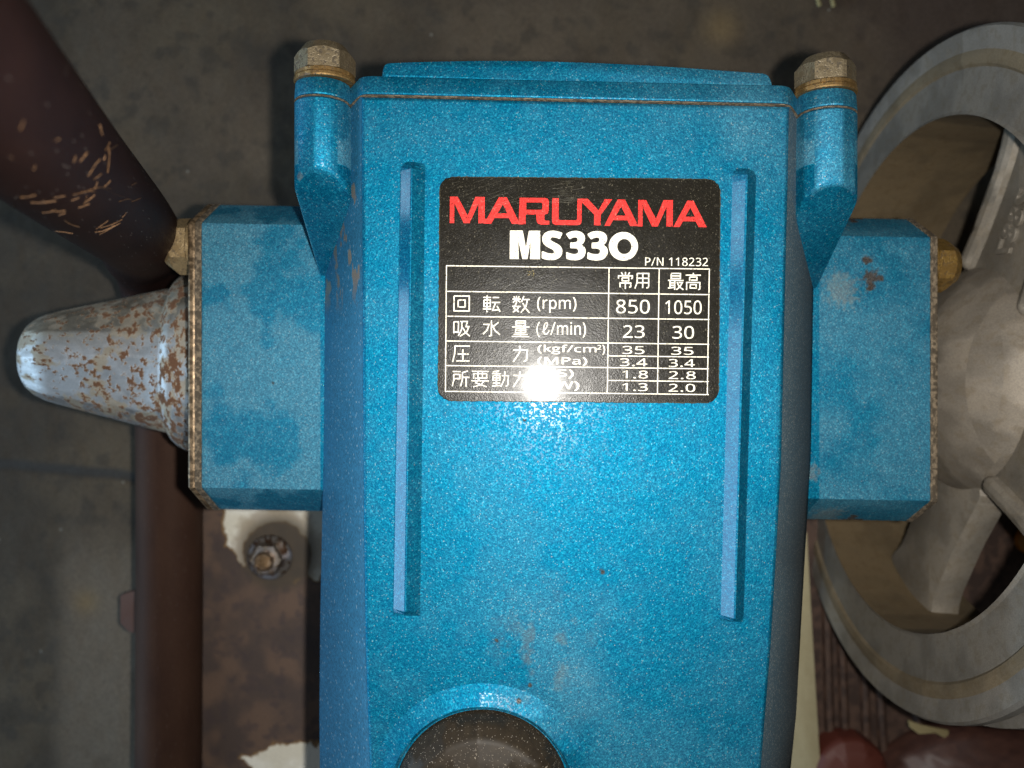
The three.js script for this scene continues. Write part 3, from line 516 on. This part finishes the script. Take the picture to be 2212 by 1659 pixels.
// ---------------------------------------------------------------- pulley on the right-hand shaft end
{
  const pul = thing('pulley', 'large dull grey cast pulley wheel with flat spokes at the right edge', 'pulley');
  pul.position.set(0.1642, TOP - 0.097, -0.0038); pul.rotation.y = -0.062;      // the shaft is a little out of square with the picture
  const C = V(0, 0, 0), ax = V(1, 0, 0);
  const R = 0.1362;
  const tint = (name, r1, g1, b1, o = {}) => { const m = cast.clone(); m.name = name; m.color.setRGB(r1, g1, b1); Object.assign(m, o); return m; };
  const lipM = tint('weathered_grey_aluminium', 1.02, 1.06, 1.14, { roughness: 0.5 }), bandM = tint('dark_grey_aluminium', 0.82, 0.85, 0.9), tanM = tint('tan_dirt_on_aluminium', 0.52, 0.42, 0.27, { roughness: 0.85, metalness: 0.05 }), hubM = tint('dusty_aluminium', 0.95, 0.93, 0.92);
  const beadM = tint('dirty_aluminium', 0.78, 0.7, 0.56, { roughness: 0.75 });
  const ring = (prof) => fin(loft(turned(prof, C, ax, 160).loops, false, false), 0.45);
  const front = part('rim', ring([[0.0016, 0.1275], [0.0008, 0.133], [0.001, 0.1352], [0.0026, R], [0.006, R], [0.0105, 0.122], [0.0165, 0.122], [0.021, R], [0.026, R], [0.0305, 0.122], [0.0365, 0.122], [0.041, R], [0.0505, R], [0.052, 0.1345], [0.052, 0.106], [0.051, 0.1045]]), lipM, pul);
  part('rim_bead', ring([[0.0024, 0.1215], [0.0014, 0.1226], [0.0009, 0.1245], [0.0011, 0.1262], [0.0016, 0.1275]]), beadM, front, 'raised tan bead round the rim face');
  part('rim_band', ring([[0.0012, 0.1045], [0.002, 0.1058], [0.0022, 0.115], [0.0024, 0.1215]]), bandM, front);
  part('rim_inside', ring([[0.051, 0.1045], [0.034, 0.1035], [0.022, 0.1035], [0.0012, 0.1045]]), tanM, front, 'tan dirty inside face of the rim');
  const hubG = turned([[0.0052, 0], [0.0052, 0.0115], [0.0045, 0.012], [0.0048, 0.0205], [0.0062, 0.0238], [0.0125, 0.0335], [0.0185, 0.0405], [0.0235, 0.0448], [0.027, 0.047], [0.040, 0.047], [0.050, 0.038], [0.050, 0]], C, ax, 96);
  part('hub', fin(hubG.g, 0.6), hubM, pul);
  // four flat spokes with a rounded bead along each edge; k runs around from "towards the viewer" to -z
  const fontData = await new FontLoader().loadAsync('fonts/droid/droid_sans_bold.typeface.json');
  const base = 60.5 * Math.PI / 180;
  for (let k = 0; k < 4; k++) {
    const a = base + k * Math.PI / 2, dir = V(0, Math.cos(a), -Math.sin(a)), side = V(0, Math.sin(a), Math.cos(a));       // side points on round
    const place = (s, t, x) => C.clone().addScaledVector(dir, s).addScaledVector(side, t).add(V(x, 0, 0));
    const [lo, hi] = k === 2 ? [-0.036, 0.0] : [-0.026, 0.026];
    const out = roundPoly([[0.03, lo - 0.003], [0.06, lo], [0.09, lo], [0.104, lo - 0.006], [0.104, hi + 0.006], [0.09, hi], [0.06, hi], [0.03, hi + 0.003]], 0.006, 3);
    const sp = part('spoke', prism(out, 0.026, 0.039, 0.002, place, 0.5), cast, pul);
    for (const e of k === 2 ? [] : [lo + 0.004, hi - 0.004]) {
      const pts = [[0.044, 1.06], [0.06, 1], [0.086, 1], [0.1, 1.12]].map(([s, q]) => place(s, e * q, 0.0258));
      const g = new THREE.TubeGeometry(new THREE.CatmullRomCurve3(pts), 24, 0.0042, 12); const ends = [pts[0], pts[3]].map((p) => new THREE.SphereGeometry(0.0042, 14, 10).translate(p.x, p.y, p.z));
      part('edge_bead', mergeGeometries([g, ...ends].map((q) => fin(q, 1))), cast, sp);
    }
    if (k === 0) {
      const tg = new TextGeometry('2887', { font: fontData, size: 0.0088, depth: 0.0012, curveSegments: 6, bevelEnabled: true, bevelSize: 0.0002, bevelThickness: 0.0003, bevelSegments: 1 });
      tg.center(); const m = new THREE.Matrix4().makeBasis(dir.clone().negate(), side.clone().negate(), V(-1, 0, 0)).setPosition(place(0.066, -0.004, 0.0256));
      tg.applyMatrix4(m); part('cast_number', fin(tg, 0.5), cast, sp);
    }
  }
}

// ---------------------------------------------------------------- frame below: bent pipe, mounting plate, tab and bolt
{
  const frame = thing('carrying_frame', 'dark brown painted pipe frame with rusty mounting plate at the left', 'frame');
  const tubeMap = tex(1024, 1024, (a, b, i, j) => {            // a along, b around
    const n = fbm(a * 30, b * 8, 401, 5), r = hash(i, j, 403);
    let c = mixA([0.013, 0.006, 0.0055], [0.03, 0.0135, 0.01], n);
    if (hash(i >> 1, j >> 1, 405) > 0.996) c = [0.13, 0.11, 0.1];
    const low = sm(0.48, 0.36, a); c = mixA(c, [0.048, 0.025, 0.016], low * (0.4 + 0.6 * n));
    return c.map((q) => q * (0.8 + 0.4 * r));
  });
  const tubeMat = new THREE.MeshPhysicalMaterial({ name: 'dark_brown_gloss_paint', map: tubeMap, roughness: 0.62, specularIntensity: 0.14 });
  const pts = [V(-0.1685, TOP - 0.152, 0.28), V(-0.1682, TOP - 0.152, 0.18), V(-0.1677, TOP - 0.152, 0.08), V(-0.1682, TOP - 0.151, 0.005), V(-0.1695, TOP - 0.147, -0.030), V(-0.1668, TOP - 0.130, -0.052), V(-0.1590, TOP - 0.1225 + 0.02, -0.0567), V(-0.1432, TOP - 0.068, -0.0559), V(-0.1084, TOP + 0.052, -0.0539), V(-0.0881, TOP + 0.122, -0.0528), V(-0.0677, TOP + 0.192, -0.0518)];
  const curve = new THREE.CatmullRomCurve3(pts, false, 'centripetal');
  const pipe = part('pipe', new THREE.TubeGeometry(curve, 220, 0.0153, 40), tubeMat, frame);
  // bare scratches: slim chips of rust lying on the arm
  const chipMat = new THREE.MeshStandardMaterial({ name: 'bare_rusty_scratch', map: rep(tex(256, 256, (a, b, i, j) => { const n = fbm(a * 30, b * 30, 411, 3); return mixA([0.06, 0.032, 0.015], [0.2, 0.1, 0.038], n); }), 20), roughness: 0.8 });
  const R = rng(99), chips = [];
  const onArm = (u, v) => {                                     // nearest point of the arm under a given line of sight, found on the pipe itself
    const o = V(0, TOP + H, 0), dir = at(u, v, 0.1).sub(o).normalize(); let lo = 0.02; const ps = curve.getPoints(400);
    for (let t = 0.05; t < 0.5; t += 0.0004) { const q = o.clone().addScaledVector(dir, t); let best = 1, bp = null; for (const p of ps) { const dd = p.distanceTo(q); if (dd < best) { best = dd; bp = p; } } if (best < 0.0154) return { q, n: q.clone().sub(bp).normalize() }; }
    return null;
  };
  const strokes = [[[470, 1140], [540, 1118], [600, 1104], [660, 1116]], [[600, 1108], [640, 1124], [690, 1150], [740, 1165]], [[560, 1150], [530, 1175], [500, 1196]], [[318, 1168], [350, 1162], [385, 1156]], [[300, 1243], [340, 1248], [385, 1242]], [[590, 735], [597, 770], [604, 800]], [[515, 900], [495, 925], [470, 955]], [[590, 940], [560, 975], [530, 1025]], [[640, 870], [645, 910], [635, 1020]], [[720, 1295], [660, 1325], [590, 1345]], [[710, 1315], [650, 1350], [585, 1385]], [[640, 1300], [600, 1330], [565, 1352]], [[380, 1300], [420, 1325], [470, 1340]], [[325, 1365], [380, 1370], [430, 1378]], [[700, 1190], [760, 1175], [800, 1190]], [[60, 925], [75, 935], [85, 950]], [[120, 1165], [170, 1160], [210, 1150]], [[180, 1195], [260, 1195], [330, 1185]], [[430, 1150], [520, 1130], [560, 1128]], [[250, 1255], [300, 1250], [330, 1235]], [[560, 1370], [610, 1362], [680, 1330]]];
  for (let i = 0; i < 22; i++) { const a = 60 + 720 * R(), b = 1080 + (R() - 0.5) * 520 + (a - 420) * 0.25, t = (R() < 0.5 ? -0.5 : -1.1) + (R() - 0.5) * 0.6, l = 18 + 55 * R(); strokes.push([[a, b], [a + l * Math.cos(t) * 0.5 + 2, b + l * Math.sin(t) * 0.5], [a + l * Math.cos(t), b + l * Math.sin(t)]]); }
  for (const st of strokes) {
    const w = 0.00002 + 0.0001 * R() ** 2, c2 = new THREE.CatmullRomCurve3(st.map(([a, b]) => V(a, b, 0))), hits = [];
    for (let i = 0; i <= 10; i++) { const p = c2.getPoint(i / 10), hpt = onArm(p.x * 0.366, p.y * 0.366); if (hpt) hits.push(hpt); }
    if (hits.length < 4) continue;
    const pos = [], idx = [];
    hits.forEach(({ q, n }, i) => {
      const t = (hits[Math.min(i + 1, hits.length - 1)].q.clone().sub(hits[Math.max(0, i - 1)].q)).normalize(), s = t.clone().cross(n).normalize(), e = Math.sin(Math.PI * (i + 0.4) / (hits.length - 0.2)) * (0.55 + 0.9 * R());
      for (const k of [-1, 0, 1]) { const p = q.clone().addScaledVector(s, k * w * e).addScaledVector(n, k ? -0.0003 : 0.00012); pos.push(p.x, p.y, p.z); }
      if (i) { const o = i * 3; idx.push(o - 3, o - 2, o + 1, o - 3, o + 1, o, o - 2, o - 1, o + 2, o - 2, o + 2, o + 1); }
    });
    const g = new THREE.BufferGeometry(); g.setAttribute('position', new THREE.Float32BufferAttribute(pos, 3)); g.setIndex(idx); chips.push(fin(g, 1));
  }
  chipMat.side = THREE.DoubleSide;
  if (chips.length) part('scratches', mergeGeometries(chips), chipMat, pipe, 'orange scratches where the paint is scraped off').userData.kind = 'stuff';

  // mounting plate with flaking cream paint
  const pd = 0.166, X0 = px(424, pd), X1 = 0.0, Z0 = 0.0, Z1 = 0.26;
  const cream = (x, z) => {
    const j = (fbm(x * 190, z * 190, 421, 4) - 0.5) * 0.012, u = x / (H + pd) * F + 1106, v = z / (H + pd) * F + 829.5, J = j * 4300;
    const a = Math.min((u - 478 + J * 0.5) / 20, (1255 + J - Math.max(0, 560 - u) * 0.9 - v - 0) / 20, 1), hole = Math.hypot((u - 598) / 72, (v - 1200) / 68), b = Math.min((u - 505 + (1659 - v) * 0.75 + J) / 20 - 1.2, (v - 1598 - J * 0.7 - (u > 600 ? 0 : (600 - u) * 0.35)) / 18, 1);
    return Math.max(Math.min(sm(0, 1, a) * sm(0.95, 1.15, hole + j * 20) * (v < 1262 ? 1 : 0), 1), sm(0, 1, b));
  };
  const plateMap = tex(1024, 1024, (a, b, i, j) => {
    const x = X0 + a * (X1 - X0), z = Z0 + b * (Z1 - Z0), n = fbm(x * 70, z * 70, 425, 5), m = fbm(x * 240, z * 240, 427, 3), r = hash(i, j, 429);
    let c = mixA([0.062, 0.043, 0.036], [0.115, 0.072, 0.05], sm(0.3, 0.72, n)); c = mixA(c, [0.05, 0.035, 0.035], 0.6 * sm(0.5, 0.7, m));
    const k = cream(x, z); c = mixA(c, [0.24, 0.14, 0.05], 0.8 * sm(0.02, 0.3, k)); const bh = Math.hypot((x / (H + pd) * F + 1106) - 600, (z / (H + pd) * F + 829.5) - 1195) / 92, ring = sm(1.25, 0.95, bh + (m - 0.5) * 0.3); c = mixA(c, mixA([0.78, 0.77, 0.69], [0.6, 0.56, 0.44], 0.6 * sm(0.45, 0.7, n)), sm(0.3, 0.7, k)); c = mixA(c, [0.17, 0.1, 0.035], 0.6 * ring * sm(0.2, 0.6, k)); c = mixA(c, [0.05, 0.04, 0.025], 0.75 * ring * sm(1.05, 0.7, bh));
    return c.map((q) => q * (0.85 + 0.3 * r));
  });
  const plateMat = new THREE.MeshStandardMaterial({ name: 'rusty_brown_plate', map: plateMap, roughness: 0.7, bumpMap: plateMap, bumpScale: 0.0004 });
  let g = new THREE.BoxGeometry(X1 - X0, 0.006, Z1 - Z0); g.translate((X0 + X1) / 2, TOP - pd - 0.003, (Z0 + Z1) / 2);
  { const p = g.attributes.position, uv = g.attributes.uv; for (let i = 0; i < p.count; i++) uv.setXY(i, (p.getX(i) - X0) / (X1 - X0), (p.getZ(i) - Z0) / (Z1 - Z0)); }
  const plate = part('mounting_plate', g, plateMat, frame, 'rusty brown plate with patches of flaking cream paint');
  const bp = at(584, 1203, pd), up = V(0, 1, 0);
  const wsh = turned([[0, 0.0108], [0.0004, 0.0113], [0.0014, 0.0113], [0.0018, 0.0108], [0.0018, 0]], bp, up, 48);
  const nutMat = new THREE.MeshPhysicalMaterial({ name: 'rusted_steel_nut', map: rep(guardMap, 5), color: new THREE.Color().setRGB(0.75, 0.72, 0.7), roughness: 0.3, metalness: 0.85, bumpMap: rep(boltMap, 10), bumpScale: 0.0004 });
  const mw = new THREE.MeshPhysicalMaterial({ name: 'dark_steel_washer', map: rep(guardMap, 3), color: new THREE.Color().setRGB(0.4, 0.42, 0.48), roughness: 0.4, metalness: 0.8 });
  const hexR = (r, a) => r * Math.cos(Math.PI / 6) / Math.cos((a % (Math.PI / 3)) - Math.PI / 6);
  const nut = turned([[0.0018, 0.0088], [0.0065, 0.0088], [0.0078, 0.0077], [0.0079, 0.0050], [0.0079, 0]], bp, up, 48, 0.5, (r, a) => r > 0.007 ? hexR(r, a) : r);
  const stud = turned([[0.007, 0.0048], [0.0112, 0.0048], [0.0124, 0.0038], [0.0128, 0]], bp, up, 24);
  const brass = nutMat.clone(); brass.name = 'rusty_brass_stud'; brass.color.setRGB(0.7, 0.5, 0.32);
  const bo = part('bolt', fin(stud.g, 0.5), brass, plate); part('nut', fin(nut.g, 0.5), nutMat, bo); part('washer', fin(wsh.g, 0.5), mw, bo);
  // small welded tab on the outside of the pipe
  const tabMat = new THREE.MeshStandardMaterial({ name: 'reddish_brown_paint', color: new THREE.Color().setRGB(0.075, 0.032, 0.02), roughness: 0.7 });
  const t0 = at(263, 1275, 0.165), t1 = at(310, 1362, 0.165), tab = roundPoly([[t0.x, t0.z + 0.002], [t0.x + 0.006, t0.z], [t1.x, t0.z], [t1.x, t1.z + 0.002], [t0.x + 0.004, t1.z], [t0.x, t1.z - 0.004]], 0.001);
  part('tab', prism(tab, 0.163, 0.169, 0.0006, (x, z, d) => V(x, TOP - d, z)), tabMat, frame);
}

// ---------------------------------------------------------------- right side below the pulley
{
  const brown = new THREE.MeshStandardMaterial({ name: 'dark_brown_ribbed_metal', map: rep(tex(512, 512, (a, b, i, j) => { const n = fbm(a * 40, b * 40, 501, 5), r = hash(i, j, 503); return mixA([0.035, 0.02, 0.015], [0.075, 0.043, 0.03], sm(0.3, 0.7, n)).map((q) => q * (0.8 + 0.4 * r)); }), 2), roughness: 0.6 });
  const ribbed = thing('ribbed_plate', 'dark brown ribbed metal plate lying below the pulley', 'plate');
  const d = 0.183, a = at(1740, 1000, d), b = at(2330, 1800, d);
  part('plate', fin(new THREE.BoxGeometry(b.x - a.x, 0.005, b.z - a.z).translate((a.x + b.x) / 2, TOP - d - 0.0025, (a.z + b.z) / 2), 0.3), brown, ribbed);
  for (const [u0, u1] of [[1779, 1786], [1806, 1820], [1858, 1864], [1880, 1902], [1960, 1980]]) {
    const p0 = at(u0, 1100, d), p1 = at(u1 + 8, 1680, d), w = 0.0028;
    const g = loft([p0, p1].map((p) => { const l = []; for (let i = 0; i <= 10; i++) { const q = Math.PI * i / 10; l.push(V(p.x - w * Math.cos(q), TOP - d - 0.0005 + 0.0034 * Math.sin(q), p.z)); } return l; }));
    part('ridge', fin(g, 0.6), brown, ribbed);
  }
  const board = thing('cream_board', 'narrow cream board edge showing beside the blue pump at bottom right', 'board');
  const bmat = new THREE.MeshStandardMaterial({ name: 'cream_paint', map: rep(tex(256, 256, (s, t, i, j) => { const n = fbm(s * 20, t * 20, 511, 4); return mixA([0.34, 0.3, 0.18], [0.4, 0.36, 0.23], n).map((q) => q * (0.93 + 0.14 * hash(i, j, 513))); }), 3), roughness: 0.75 });
  const bd = 0.170, poly = [P(1600, 1150, bd), P(1744, 1150, bd), P(1752, 1300, bd), P(1773, 1659, bd), P(1782, 1800, bd), P(1600, 1800, bd)];
  part('panel', prism(poly, bd, bd + 0.008, 0.0006, (x, z, dd) => V(x, TOP - dd, z)), bmat, board);

  const knob = thing('red_cap', 'blurred dark red rounded cap at the bottom right edge', 'cap');
  const kp = at(1826, 1660, 0.178), red = new THREE.MeshStandardMaterial({ name: 'dull_red_paint', color: new THREE.Color().setRGB(0.085, 0.018, 0.01), roughness: 0.6 });
  const kg = turned([[-0.006, 0.0195], [0.006, 0.0195], [0.0095, 0.018], [0.012, 0.014], [0.0132, 0.008], [0.0135, 0]], kp, V(0, 1, 0), 64);
  part('dome', fin(kg.g, 0.7), red, knob);

  const duct = thing('brown_duct', 'dark brown rounded duct with a cream paint chip below the pulley', 'duct');
  const dm = new THREE.MeshStandardMaterial({ name: 'dark_brown_duct_paint', map: rep(tex(256, 256, (s, t, i, j) => mixA([0.035, 0.014, 0.011], [0.085, 0.036, 0.024], fbm(s * 14, t * 30, 521, 4)).map((q) => q * (0.85 + 0.3 * hash(i, j, 523)))), 4), roughness: 0.5 });
  const c0 = at(1925, 1700, 0.185), c1 = at(2420, 1720, 0.175);
  part('shell', fin(new THREE.TubeGeometry(new THREE.CatmullRomCurve3([c0, at(2040, 1645, 0.18), at(2200, 1650, 0.178), c1]), 40, 0.021, 28), 0.8), dm, duct);
  const chip = [P(1962, 1556, 0.165), P(1990, 1566, 0.165), P(2050, 1578, 0.165), P(2049, 1589, 0.165), P(2040, 1594, 0.165), P(2020, 1584, 0.165), P(1985, 1586, 0.165), P(1966, 1572, 0.165)];
  const chipM = new THREE.MeshStandardMaterial({ name: 'old_cream_paint', color: new THREE.Color().setRGB(0.24, 0.19, 0.09), roughness: 0.7 });
  part('paint_chip', prism(chip, 0.165, 0.1662, 0.0003, (x, z, dd) => V(x, TOP - dd, z)), chipM, duct, 'cream paint chip');

  const plug = thing('orange_plug', 'small orange plug glimpsed between the pulley spokes at the right edge', 'plug');
  const og = turned([[0, 0.0075], [0.004, 0.0075], [0.0062, 0.005], [0.0066, 0]], at(2222, 1165, 0.182), V(0, 1, 0), 32);
  part('plug_head', fin(og.g, 0.6), new THREE.MeshStandardMaterial({ name: 'orange_plastic', color: new THREE.Color().setRGB(0.5, 0.19, 0.015), roughness: 0.5 }), plug);

  // bits of straw on the floor at the top edge
  const straw = new THREE.MeshStandardMaterial({ name: 'dry_straw', color: new THREE.Color().setRGB(0.24, 0.21, 0.1), roughness: 0.8 });
  for (const [u, v, l, name] of [[1796, 2, 0.011, 'paler bit of dry straw on the floor at the top edge'], [1766, 4, 0.008, 'shorter bit of dry straw on the floor, left of the paler one']]) {
    const s = thing('straw', name, 'straw', 'bits of straw on the floor'), p = at(u, v, 0.198);
    const g = fin(new THREE.TubeGeometry(new THREE.CatmullRomCurve3([V(p.x - 0.001, 0.0025, p.z - l), V(p.x, 0.003, p.z), V(p.x + 0.0012, 0.0022, p.z + l * 0.3)]), 10, 0.0012, 8), 0.8);
    part('stalk', g, straw, s);
  }
}

renderer.render(scene, camera);
